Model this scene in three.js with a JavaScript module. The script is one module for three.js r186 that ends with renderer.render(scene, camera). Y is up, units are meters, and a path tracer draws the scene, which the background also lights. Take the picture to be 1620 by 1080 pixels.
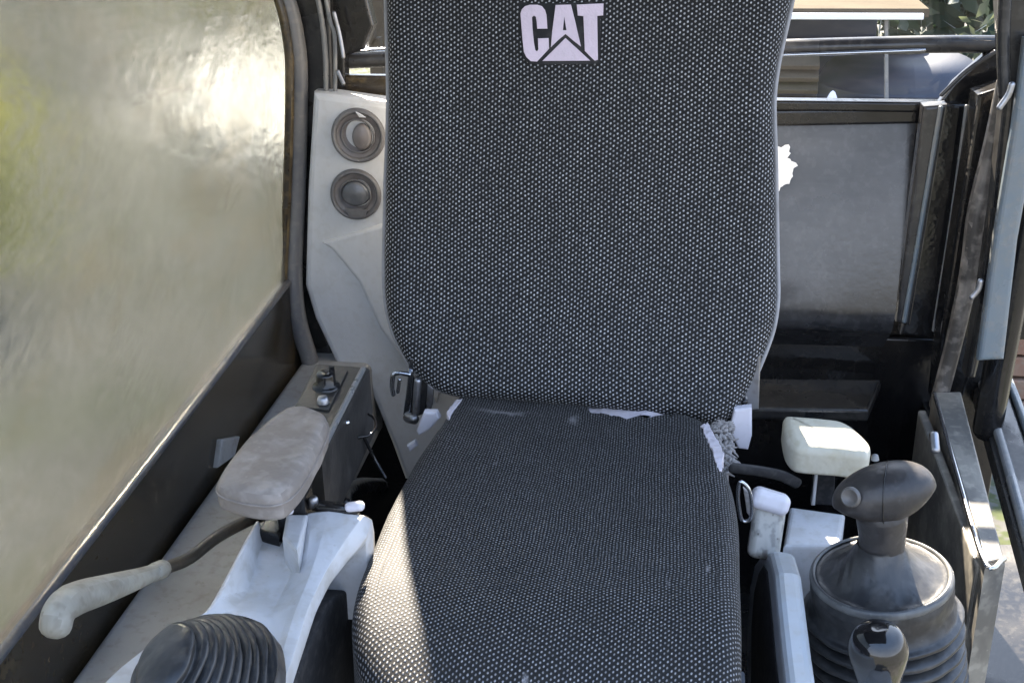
import * as THREE from 'three';
import { RoundedBoxGeometry } from 'three/addons/geometries/RoundedBoxGeometry.js';
import { mergeGeometries } from 'three/addons/utils/BufferGeometryUtils.js';

// ---------- camera ----------
const PW = 1620, PH = 1080, F = 1900;                 // photograph size and focal length in its pixels
const scene = new THREE.Scene();
const camera = new THREE.PerspectiveCamera(2 * Math.atan(PH / 2 / F) * 180 / Math.PI, PW / PH, 0.05, 400);
const rad = Math.PI / 180;
camera.rotation.order = 'YXZ';
camera.rotation.set(-23 * rad, 8 * rad, -1.0 * rad);
camera.position.set(0.106, 1.19, 1.39);
camera.updateMatrixWorld(true);

// ---------- sky, sun, exposure ----------
const AZ = 12.5 * rad, EL = 42.5 * rad;
const SUN = new THREE.Vector3(-Math.sin(AZ) * Math.cos(EL), Math.sin(EL), -Math.cos(AZ) * Math.cos(EL));
{
  const w = 512, h = 256, d = new Float32Array(w * h * 4);
  const gl = SUN.clone().normalize(), v = new THREE.Vector3();
  for (let j = 0; j < h; j++) for (let i = 0; i < w; i++) {
    const el = ((j + 0.5) / h - 0.5) * Math.PI, az = ((i + 0.5) / w - 0.5) * 2 * Math.PI;
    v.set(Math.cos(el) * Math.cos(az), Math.sin(el), Math.cos(el) * Math.sin(az));
    const t = Math.pow(Math.max(0, Math.sin(el)), 0.5), g = Math.pow(Math.max(0, v.dot(gl)), 8);
    const cl = 0.5 + 0.5 * Math.sin(az * 3 + Math.sin(az * 7 + el * 9) * 0.8) * Math.cos(el * 11 + Math.sin(az * 5));
    const wh = 0.55 + 0.45 * cl * (1 - t * 0.5), k = 4 * (j * w + i);
    const z = [0.33, 0.51, 0.87], o = [0.97, 1.03, 1.12];
    for (let c = 0; c < 3; c++) d[k + c] = el < 0 ? [0.2, 0.19, 0.17][c] : (z[c] * t + o[c] * (1 - t)) * (0.2 + 0.18 * wh) + g * 0.3;
    d[k + 3] = 1;
  }
  const sky = new THREE.DataTexture(d, w, h, THREE.RGBAFormat, THREE.FloatType);
  sky.mapping = THREE.EquirectangularReflectionMapping; sky.magFilter = sky.minFilter = THREE.LinearFilter; sky.needsUpdate = true;
  scene.background = sky; scene.environment = sky;
}
const sun = new THREE.DirectionalLight(0xfff1dc, 5);
sun.position.copy(SUN).multiplyScalar(20); sun.target.position.set(0, 0.5, 0);
sun.castShadow = true; sun.shadow.mapSize.set(4096, 4096); sun.shadow.radius = 1.5;
Object.assign(sun.shadow.camera, { left: -6, right: 6, top: 6, bottom: -6, near: 1, far: 50 });
scene.add(sun, sun.target);
const EXPOSURE = 8.6;

// ---------- helpers: pixels to places ----------
const V = (x, y, z) => new THREE.Vector3(x, y, z);
const frameOf = (p0, e1, e2) => ({ p0, e1, e2, n: e1.clone().cross(e2).normalize() });
const FZ = z => frameOf(V(0, 0, z), V(1, 0, 0), V(0, 1, 0));        // upright, faces the front of the cab
const FL = x => frameOf(V(x, 0, 0), V(0, 0, -1), V(0, 1, 0));       // upright, faces +x
const FR = x => frameOf(V(x, 0, 0), V(0, 0, 1), V(0, 1, 0));        // upright, faces -x
const FY = y => frameOf(V(0, y, 0), V(1, 0, 0), V(0, 0, -1));       // lies flat, faces up
function hit(px, py, fr) {                                          // where the view ray meets the plane that a thing lies on
  const d = V((px - PW / 2) / F, -(py - PH / 2) / F, -1).applyQuaternion(camera.quaternion);
  const t = fr.p0.clone().sub(camera.position).dot(fr.n) / d.dot(fr.n);
  return d.multiplyScalar(t).add(camera.position);
}
const to2 = (p, fr) => { const q = p.clone().sub(fr.p0); return new THREE.Vector2(q.dot(fr.e1), q.dot(fr.e2)); };
const pix2 = (pts, fr) => pts.map(([x, y]) => to2(hit(x, y, fr), fr));
const at = (fr, a, b, h = 0) => fr.p0.clone().addScaledVector(fr.e1, a).addScaledVector(fr.e2, b).addScaledVector(fr.n, h);
const PY = (x, y, h) => hit(x, y, FY(h)), PZ = (x, y, z) => hit(x, y, FZ(z)), PX = (x, y, wx) => hit(x, y, FL(wx));

// ---------- helpers: noise and textures ----------
let seed = 7; const rnd = () => ((seed = (seed * 1664525 + 1013904223) >>> 0) / 4294967296);
const hash = (i, j, s) => { let n = Math.imul(i, 374761393) + Math.imul(j, 668265263) + Math.imul(s, 974711); n = Math.imul(n ^ (n >>> 13), 1274126177); return ((n ^ (n >>> 16)) >>> 0) / 4294967296; };
function vnoise(x, y, s, per) {
  const i = Math.floor(x), j = Math.floor(y), fx = x - i, fy = y - j, u = fx * fx * (3 - 2 * fx), v = fy * fy * (3 - 2 * fy);
  const m = k => per ? ((k % per) + per) % per : k;
  const a = hash(m(i), m(j), s), b = hash(m(i + 1), m(j), s), c = hash(m(i), m(j + 1), s), d = hash(m(i + 1), m(j + 1), s);
  return (a + (b - a) * u) * (1 - v) + (c + (d - c) * u) * v;
}
function fbm(x, y, s, per, oct = 5) { let t = 0, a = 0.5, n = 0; for (let o = 0; o < oct; o++) { t += a * vnoise(x, y, s + o, per); n += a; a *= 0.55; x *= 2; y *= 2; if (per) per *= 2; } return t / n; }
const cl01 = x => Math.max(0, Math.min(1, x)), sst = (a, b, x) => { const t = cl01((x - a) / (b - a)); return t * t * (3 - 2 * t); };
const enc = v => 255 * (v <= 0.0031308 ? 12.92 * v : 1.055 * Math.pow(v, 1 / 2.4) - 0.055);
function tex(w, h, fn, color, wrap = true) {                        // fn(u, v) -> [r, g, b] linear, or one grey number
  const d = new Uint8Array(w * h * 4);
  for (let j = 0; j < h; j++) for (let i = 0; i < w; i++) {
    const r = fn((i + 0.5) / w, (j + 0.5) / h), k = 4 * (j * w + i);
    for (let c = 0; c < 3; c++) { const x = cl01(r.length ? r[c] : r); d[k + c] = color ? enc(x) : 255 * x; }
    d[k + 3] = 255;
  }
  const t = new THREE.DataTexture(d, w, h); t.magFilter = THREE.LinearFilter; t.minFilter = THREE.LinearFilter;
  if (wrap) t.wrapS = t.wrapT = THREE.RepeatWrapping;
  if (color) t.colorSpace = THREE.SRGBColorSpace;
  t.needsUpdate = true; return t;
}
function rep(t, n) { const c = t.clone(); c.repeat.set(n, n); c.needsUpdate = true; return c; }
const mix = (a, b, t) => a.map((x, i) => x + (b[i] - x) * t);
// shared maps, each tile meant for 0.5 m
const dustT = tex(512, 512, (u, v) => { const a = fbm(u * 6, v * 6, 11, 6), b = fbm(u * 48, v * 48, 31, 48, 3); return cl01(sst(0.45, 0.75, a) * 0.6 + sst(0.6, 0.8, b) * 0.5); });
const grainT = tex(512, 512, (u, v) => fbm(u * 90, v * 90, 5, 90, 3));
const std = o => new THREE.MeshStandardMaterial(o), phy = o => new THREE.MeshPhysicalMaterial(o);
const fieldOf = (n, fn) => { const f = new Float32Array(n * n); for (let j = 0; j < n; j++) for (let i = 0; i < n; i++) f[j * n + i] = fn(i / n, j / n); return f; };
const fA = fieldOf(512, (u, v) => fbm(u * 5, v * 5, 301, 5)), fB = fieldOf(512, (u, v) => fbm(u * 60, v * 60, 311, 60, 3)), fC = fieldOf(512, (u, v) => fbm(u * 3, v * 24, 321, 3, 4));
function grubby(base, dirt, amount, s, freq = 5) {                  // plain paint or plastic with speckles and patches of dry dirt; s shifts the shared noise
  const n = 512, k = Math.max(1, Math.round(freq / 5)), d = new Uint8Array(n * n * 4), ox = (s * 97) % n, oy = (s * 61) % n, fl = s & 2;
  const lut = [0, 1, 2].map(c => Uint8Array.from({ length: 257 }, (_, t) => enc(base[c] + (dirt[c] - base[c]) * t / 256)));
  for (let j = 0; j < n; j++) for (let i = 0; i < n; i++) {
    let x = (i * k + ox) & 511, y = (j * k + oy) & 511; if (fl) [x, y] = [y, x];
    const a = fA[y * n + x], b = fB[((j + oy) & 511) * n + ((i + ox) & 511)], c = fC[y * n + x];
    const sp = hash(i >> 1, j >> 1, s) > 0.9975 ? 0.6 : 0;
    const t = Math.round(256 * cl01(amount * (sst(0.42, 0.72, a) * 0.7 + sst(0.5, 0.75, b) * 0.5 + sst(0.6, 0.8, c) * 0.3 + sp))), q = 4 * (j * n + i);
    d[q] = lut[0][t]; d[q + 1] = lut[1][t]; d[q + 2] = lut[2][t]; d[q + 3] = 255;
  }
  const t = new THREE.DataTexture(d, n, n); t.magFilter = t.minFilter = THREE.LinearFilter; t.wrapS = t.wrapT = THREE.RepeatWrapping; t.colorSpace = THREE.SRGBColorSpace; t.needsUpdate = true; return t;
}
const M = {};
{
  const paintRough = tex(512, 512, (u, v) => 0.16 + 0.45 * sst(0.4, 0.75, fbm(u * 6, v * 6, 41, 6)) + 0.15 * fbm(u * 50, v * 50, 43, 50, 3));
  const bl = (b, d, a, s, r = 1) => std({ map: grubby(b, d, a, s), roughnessMap: paintRough, roughness: r, bumpMap: grainT, bumpScale: 0.0002 });
  M.black = bl([0.008, 0.008, 0.009], [0.045, 0.04, 0.033], 0.22, 3, 0.4);
  M.blackDusty = bl([0.010, 0.010, 0.011], [0.08, 0.073, 0.062], 0.4, 13, 0.65);
  M.charcoal = bl([0.026, 0.026, 0.028], [0.10, 0.096, 0.09], 0.4, 23, 0.6);
  M.brownBlack = bl([0.028, 0.021, 0.013], [0.17, 0.12, 0.055], 0.7, 29, 0.8);
  M.greyGlossy = bl([0.16, 0.17, 0.18], [0.3, 0.28, 0.25], 0.5, 37, 0.8);
  M.steelBlue = bl([0.15, 0.19, 0.22], [0.25, 0.23, 0.2], 0.5, 47, 0.8);
  M.plastic = std({ map: grubby([0.58, 0.59, 0.61], [0.38, 0.36, 0.32], 0.5, 53, 15), roughness: 0.5, bumpMap: grainT, bumpScale: 0.0003 });
  M.plasticWhite = std({ map: grubby([0.62, 0.62, 0.62], [0.45, 0.42, 0.36], 0.3, 59), roughness: 0.42, bumpMap: grainT, bumpScale: 0.0002 });
  M.ledge = std({ map: grubby([0.33, 0.33, 0.325], [0.22, 0.205, 0.18], 0.7, 61), roughness: 0.6, bumpMap: grainT, bumpScale: 0.0003 });
  M.rubber = std({ map: grubby([0.02, 0.021, 0.023], [0.08, 0.078, 0.076], 0.5, 67, 8), roughness: 0.36, bumpMap: grainT, bumpScale: 0.0004 });
  M.grip = std({ map: grubby([0.03, 0.028, 0.028], [0.08, 0.072, 0.068], 0.5, 71, 8), roughness: 0.42, bumpMap: grainT, bumpScale: 0.0005 });
  M.knob = phy({ color: new THREE.Color().setRGB(0.008, 0.008, 0.009), roughness: 0.12, clearcoat: 0.6, clearcoatRoughness: 0.05 });
  M.brownPad = std({ map: grubby([0.225, 0.195, 0.172], [0.33, 0.295, 0.265], 0.8, 73, 20), roughness: 0.75, bumpMap: grainT, bumpScale: 0.0009 });
  M.cream = std({ map: grubby([0.58, 0.56, 0.47], [0.4, 0.35, 0.22], 0.4, 79, 7), roughness: 0.5, bumpMap: grainT, bumpScale: 0.0006 });
  M.creamGrip = std({ map: grubby([0.34, 0.325, 0.275], [0.22, 0.2, 0.16], 0.8, 83, 25), roughness: 0.6, bumpMap: grainT, bumpScale: 0.0006 });
  M.chrome = std({ color: 0xc9ccd2, metalness: 1, roughness: 0.22 });
  M.steel = std({ map: grubby([0.42, 0.43, 0.46], [0.2, 0.17, 0.14], 0.6, 89), metalness: 0.9, roughness: 0.38 });
  M.foam = std({ map: grubby([0.72, 0.67, 0.74], [0.5, 0.45, 0.42], 0.4, 97, 12), roughness: 0.95, bumpMap: grainT, bumpScale: 0.002 });
  M.tab = std({ map: grubby([0.72, 0.7, 0.76], [0.5, 0.48, 0.46], 0.3, 101), roughness: 0.5 });
  M.fluff = std({ map: grubby([0.28, 0.26, 0.25], [0.5, 0.47, 0.45], 0.8, 103, 14), roughness: 1, bumpMap: grainT, bumpScale: 0.002 });
  M.darkCloth = std({ map: grubby([0.016, 0.016, 0.018], [0.09, 0.085, 0.08], 0.5, 107, 7), roughness: 0.85, bumpMap: grainT, bumpScale: 0.0006 });
  M.glass = phy({ color: 0xffffff, transmission: 1, thickness: 0, roughness: 0.02, ior: 1.5 });
}

// ---------- helpers: objects ----------
const taken = {};
function numbered(n) { const k = taken[n] = (taken[n] ?? -1) + 1; return k ? `${n}_${String(k).padStart(3, '0')}` : n; }
function thing(name, label, category, pos, group) {
  const o = new THREE.Group(); o.name = numbered(name); o.position.copy(pos); o.userData = { label, category };
  if (group) o.userData.group = group;
  scene.add(o); o.updateMatrixWorld(true); return o;
}
function uvm(g) {                                                   // uv in half metres, along the main axes, for geometry without its own
  g = g.index ? g.toNonIndexed() : g;
  if (!g.attributes.normal) g.computeVertexNormals();
  const p = g.attributes.position, n = new Float32Array(p.count * 2), a = V(0, 0, 0), b = V(0, 0, 0), c = V(0, 0, 0), e = V(0, 0, 0);
  for (let i = 0; i < p.count; i += 3) {
    a.fromBufferAttribute(p, i); b.fromBufferAttribute(p, i + 1); c.fromBufferAttribute(p, i + 2);
    e.copy(b).sub(a).cross(c.clone().sub(a)); const x = Math.abs(e.x), y = Math.abs(e.y), z = Math.abs(e.z);
    [a, b, c].forEach((q, k) => { const [u, v] = x > y && x > z ? [q.z, q.y] : y > z ? [q.x, q.z] : [q.x, q.y]; n[2 * (i + k)] = u * 2; n[2 * (i + k) + 1] = v * 2; });
  }
  g.setAttribute('uv', new THREE.BufferAttribute(n, 2)); return g;
}
function part(name, g, m, parent, ownUv = false) {                  // geometry in world coordinates -> a named mesh under parent
  if (!ownUv) g = uvm(g);
  const o = new THREE.Mesh(g, m); o.name = name;
  const w = V(0, 0, 0); parent.getWorldPosition(w); g.translate(-w.x, -w.y, -w.z);
  parent.add(o); return o;
}
const weld = list => mergeGeometries(list.map(g => { g = g.index ? g.toNonIndexed() : g; for (const k of Object.keys(g.attributes)) if (!['position', 'normal'].includes(k)) g.deleteAttribute(k); return g; }));
function place(g, fr, h = 0) {                                      // local x, y, z -> the frame's e1, e2, n
  const m = new THREE.Matrix4().makeBasis(fr.e1, fr.e2, fr.n); m.setPosition(fr.p0.clone().addScaledVector(fr.n, h)); return g.applyMatrix4(m);
}
const rough = (pix, s, j = 2) => pix.flatMap((p, i) => { const q = pix[(i + 1) % pix.length], n = Math.max(1, Math.round(Math.hypot(q[0] - p[0], q[1] - p[1]) / 4)); return Array.from({ length: n }, (_, k) => [p[0] + (q[0] - p[0]) * k / n + (hash(i, k, s) - 0.5) * 2 * j, p[1] + (q[1] - p[1]) * k / n + (hash(i, k, s + 1) - 0.5) * 2 * j]); });
function slab(fr, pts2, thick, bevel = 0.003, h = 0) {              // a plate with its face on the frame, its back behind
  if (THREE.ShapeUtils.area(pts2) < 0) pts2 = pts2.slice().reverse();
  const g = new THREE.ExtrudeGeometry(new THREE.Shape(pts2), { depth: Math.max(1e-4, thick - 2 * bevel), bevelEnabled: bevel > 0, bevelSize: bevel, bevelThickness: bevel, bevelOffset: -bevel, bevelSegments: 3, curveSegments: 8 });
  g.translate(0, 0, -(thick - bevel)); return place(g, fr, h);
}
const slabPix = (fr, pix, thick, bevel, h) => slab(fr, pix2(pix, fr), thick, bevel, h);
function box(x0, x1, y0, y1, z0, z1, r = 0.004) { const g = new RoundedBoxGeometry(x1 - x0, y1 - y0, z1 - z0, 3, Math.min(r, (x1 - x0) / 2.01, (y1 - y0) / 2.01, (z1 - z0) / 2.01)); g.translate((x0 + x1) / 2, (y0 + y1) / 2, (z0 + z1) / 2); return g; }
function tube(pts, radii, seg = 60, sides = 14, flat = 1) {         // a tapering rod along points, closed at both ends with round caps
  const c = new THREE.CatmullRomCurve3(pts, false, 'catmullrom', 0.5), fr = c.computeFrenetFrames(seg, false), pos = [], idx = [];
  const rAt = t => { if (!Array.isArray(radii)) return radii; const f = t * (radii.length - 1), i = Math.min(radii.length - 2, Math.floor(f)); return radii[i] + (radii[i + 1] - radii[i]) * (f - i); };
  const rings = [];
  for (let k = 4; k >= 1; k--) { const a = k / 4 * Math.PI / 2; rings.push([0, Math.cos(a), -Math.sin(a)]); }
  for (let i = 0; i <= seg; i++) rings.push([i, 1, 0]);
  for (let k = 1; k <= 4; k++) { const a = k / 4 * Math.PI / 2; rings.push([seg, Math.cos(a), Math.sin(a)]); }
  for (const [i, s, off] of rings) {
    const t = i / seg, p = c.getPointAt(t), r = rAt(t), T = fr.tangents[i], N = fr.normals[i], B = fr.binormals[i];
    for (let k = 0; k < sides; k++) { const a = k / sides * 2 * Math.PI; const q = p.clone().addScaledVector(T, off * r * 0.8).addScaledVector(N, Math.cos(a) * r * Math.max(s, 0.002)).addScaledVector(B, Math.sin(a) * r * Math.max(s, 0.002) * flat); pos.push(q.x, q.y, q.z); }
  }
  for (let i = 0; i < rings.length - 1; i++) for (let k = 0; k < sides; k++) { const a = i * sides + k, b = i * sides + (k + 1) % sides; idx.push(a, b, a + sides, b, b + sides, a + sides); }
  const g = new THREE.BufferGeometry(); g.setAttribute('position', new THREE.Float32BufferAttribute(pos, 3)); g.setIndex(idx); g.computeVertexNormals(); return g;
}
function loft(rows, closed = false) {                               // rows of points joined into one smooth skin
  const n = rows[0].length, pos = [], idx = [];
  for (const r of rows) for (const p of r) pos.push(p.x, p.y, p.z);
  for (let i = 0; i < rows.length - 1; i++) for (let k = 0; k < (closed ? n : n - 1); k++) { const a = i * n + k, b = i * n + (k + 1) % n; idx.push(a, b, a + n, b, b + n, a + n); }
  const g = new THREE.BufferGeometry(); g.setAttribute('position', new THREE.Float32BufferAttribute(pos, 3)); g.setIndex(idx); g.computeVertexNormals(); return g;
}
function outline(pts2, N = 240, tension = 0.5) {                    // closed smooth outline, counter-clockwise
  const c = new THREE.CatmullRomCurve3(pts2.map(p => V(p.x, p.y, 0)), true, 'catmullrom', tension);
  let o = c.getSpacedPoints(N).slice(0, N).map(p => new THREE.Vector2(p.x, p.y));
  if (THREE.ShapeUtils.area(o) < 0) o.reverse();
  return o;
}
function pillow(fr, O, { thick = 0.08, R = 0.03, rings = 30, hf = () => 0, uv = null, edge = () => 0, bottom = true, core = null }) {
  const N = O.length, nx = [], pos = [], uvs = [], idx = [];
  const c = O.reduce((s, p) => s.add(p), new THREE.Vector2()).multiplyScalar(1 / N);
  for (let k = 0; k < N; k++) { const a = O[(k + N - 2) % N], b = O[(k + 2) % N]; const t = b.clone().sub(a).normalize(); nx.push(new THREE.Vector2(t.y, -t.x)); }
  const push = (a, b, h, ua, ub) => { const p = at(fr, a, b, h + hf(a, b)); pos.push(p.x, p.y, p.z); const q = uv ? uv(ua, ub) : [ua * 2, ub * 2]; uvs.push(q[0], q[1]); };
  const rows = [];
  for (let i = 0; i <= rings; i++) rows.push(['in', i / rings]);
  for (let i = 1; i <= 8; i++) rows.push(['arc', i / 8 * Math.PI / 2]);
  rows.push(['side', 0.5], ['side', 1]);
  if (bottom) { for (let i = 1; i <= 4; i++) rows.push(['arc2', i / 4 * Math.PI / 2]); rows.push(['back', 0.5], ['back', 0.01]); }
  for (const [kind, t] of rows) for (let k = 0; k < N; k++) {
    const o = O[k], n = nx[k], r = R + edge(k), I = new THREE.Vector2(o.x - n.x * R, o.y - n.y * R);
    if (kind === 'in') { const J = core ? core[k].clone().lerp(I, Math.pow(t, 10)) : I, x = c.x + (J.x - c.x) * t, y = c.y + (J.y - c.y) * t; push(x, y, 0, x, y); }
    else if (kind === 'arc') { const s = Math.sin(t) * R, d = (1 - Math.cos(t)) * R; push(I.x + n.x * s, I.y + n.y * s, -d, I.x + n.x * t * R, I.y + n.y * t * R); }
    else { const R2 = Math.min(0.008, thick * 0.2), L = thick - R - R2;
      if (kind === 'side') push(o.x, o.y, -R - L * t, I.x + n.x * (R * 1.57 + L * t), I.y + n.y * (R * 1.57 + L * t));
      else if (kind === 'arc2') { const s = (1 - Math.cos(t)) * R2; push(o.x - n.x * s, o.y - n.y * s, -R - L - Math.sin(t) * R2, I.x + n.x * (R * 1.57 + L + t * R2), I.y + n.y * (R * 1.57 + L + t * R2)); }
      else push(c.x + (o.x - n.x * R2 - c.x) * t, c.y + (o.y - n.y * R2 - c.y) * t, -thick, o.x, o.y); }
  }
  for (let i = 0; i < rows.length - 1; i++) for (let k = 0; k < N; k++) { const a = i * N + k, b = i * N + (k + 1) % N; idx.push(a, a + N, b, b, a + N, b + N); }
  const g = new THREE.BufferGeometry(); g.setAttribute('position', new THREE.Float32BufferAttribute(pos, 3)); g.setAttribute('uv', new THREE.Float32BufferAttribute(uvs, 2)); g.setIndex(idx); g.computeVertexNormals(); return g;
}
function lathe(profile, base, axis, seg = 48, sx = 1, sz = 1) {     // profile [[radius, height], ...] turned about an axis from base
  const g = new THREE.LatheGeometry(profile.map(([r, h]) => new THREE.Vector2(Math.max(r, 1e-4), h)), seg);
  g.scale(sx, 1, sz); g.applyQuaternion(new THREE.Quaternion().setFromUnitVectors(V(0, 1, 0), axis.clone().normalize())); g.translate(base.x, base.y, base.z); g.deleteAttribute('normal'); g.computeVertexNormals(); return g;
}
function wobble(g, amp, s, f = 60) { const p = g.attributes.position, n = g.attributes.normal; for (let i = 0; i < p.count; i++) { const d = amp * (fbm(p.getX(i) * f + 7, p.getY(i) * f * 1.3 + p.getZ(i) * f + 7, s, 0, 3) - 0.5) * 2; p.setXYZ(i, p.getX(i) + n.getX(i) * d, p.getY(i) + n.getY(i) * d, p.getZ(i) + n.getZ(i) * d); } g.computeVertexNormals(); return g; }
const smoothProfile = (pts, n = 60) => new THREE.SplineCurve(pts.map(p => new THREE.Vector2(...p))).getPoints(n).map(p => [p.x, p.y]);
// materials of the cab alone
{
  M.panel = phy({ clearcoat: 0.55, clearcoatRoughness: 0.1, map: grubby([0.022, 0.023, 0.026], [0.085, 0.085, 0.09], 0.5, 113, 4), roughnessMap: tex(512, 512, (u, v) => 0.16 + 0.22 * sst(0.4, 0.75, fbm(u * 4, v * 4, 115, 4)) + 0.12 * fbm(u * 60, v * 60, 117, 60, 3)), bumpMap: grainT, bumpScale: 0.0002 });
  M.pillar = std({ map: grubby([0.12, 0.12, 0.125], [0.25, 0.23, 0.2], 0.5, 119), roughness: 0.35 });
  M.sill = std({ map: grubby([0.07, 0.074, 0.085], [0.2, 0.17, 0.13], 0.4, 121), roughness: 0.14 });
  M.patchWhite = std({ color: new THREE.Color().setRGB(0.82, 0.81, 0.82), roughness: 0.5 });
  M.sidePanel = std({ map: grubby([0.02, 0.016, 0.011], [0.11, 0.08, 0.043], 0.4, 127, 3), roughness: 0.17 });
  M.conduit = std({ map: grubby([0.07, 0.062, 0.055], [0.3, 0.265, 0.23], 0.9, 131, 15), roughness: 0.4 });
  const film = tex(1024, 1024, (u, v) => {
    const x = u * 26, y = v * 20, a = fbm(x * 0.3, y * 0.3, 141, 0), s = fbm(x * 1.1, y * 0.7, 143, 0), b = fbm(x * 6, y * 6, 147, 0, 3), w = fbm(x * 0.5 + a * 3, y * 0.9, 149, 0);
    const k = cl01(0.3 + 0.4 * s + 0.5 * (a - 0.5) + 0.7 * (b - 0.5));
    return mix(mix([0.285, 0.30, 0.265], [0.455, 0.46, 0.44], k), [0.36, 0.32, 0.235], sst(0.5, 0.75, w) * 0.35);
  }, true, false);
  const fogged = tex(512, 512, (u, v) => 0.10 + 0.12 * fbm(u * 9, v * 6, 151, 0), false, false);
  M.dirtyPane = phy({ map: film, roughnessMap: fogged, roughness: 1, transmission: 0.86, thickness: 0.006, ior: 1.3, bumpMap: tex(1024, 1024, (u, v) => fbm(u * 26, v * 36, 153, 0, 5), false, false), bumpScale: 0.0006 });
}
// ---------- the setting: ground outside ----------
{
  const map = tex(1024, 1024, (u, v) => {
    const a = fbm(u * 8, v * 8, 201, 8), b = fbm(u * 40, v * 40, 211, 40, 4), c = fbm(u * 160, v * 160, 221, 160, 3);
    const soil = mix([0.06, 0.059, 0.055], [0.13, 0.129, 0.122], cl01(b * 1.4 - 0.2)); 
    return mix(soil, [0.045, 0.056, 0.022], sst(0.5, 0.66, a) * sst(0.35, 0.65, c) * 0.85);
  }, true);
  const g = new THREE.PlaneGeometry(160, 160, 1, 1).rotateX(-Math.PI / 2); g.attributes.uv.array.forEach((x, i, a) => a[i] = x * 40);
  const o = new THREE.Mesh(g, phy({ map, roughness: 0.95, specularIntensity: 0.15, bumpMap: rep(grainT, 1), bumpScale: 0.01 }));
  o.name = 'ground'; o.position.y = -0.55; o.userData = { kind: 'structure', label: 'pale gravel yard with patches of dry grass', category: 'ground' }; scene.add(o);
}

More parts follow.
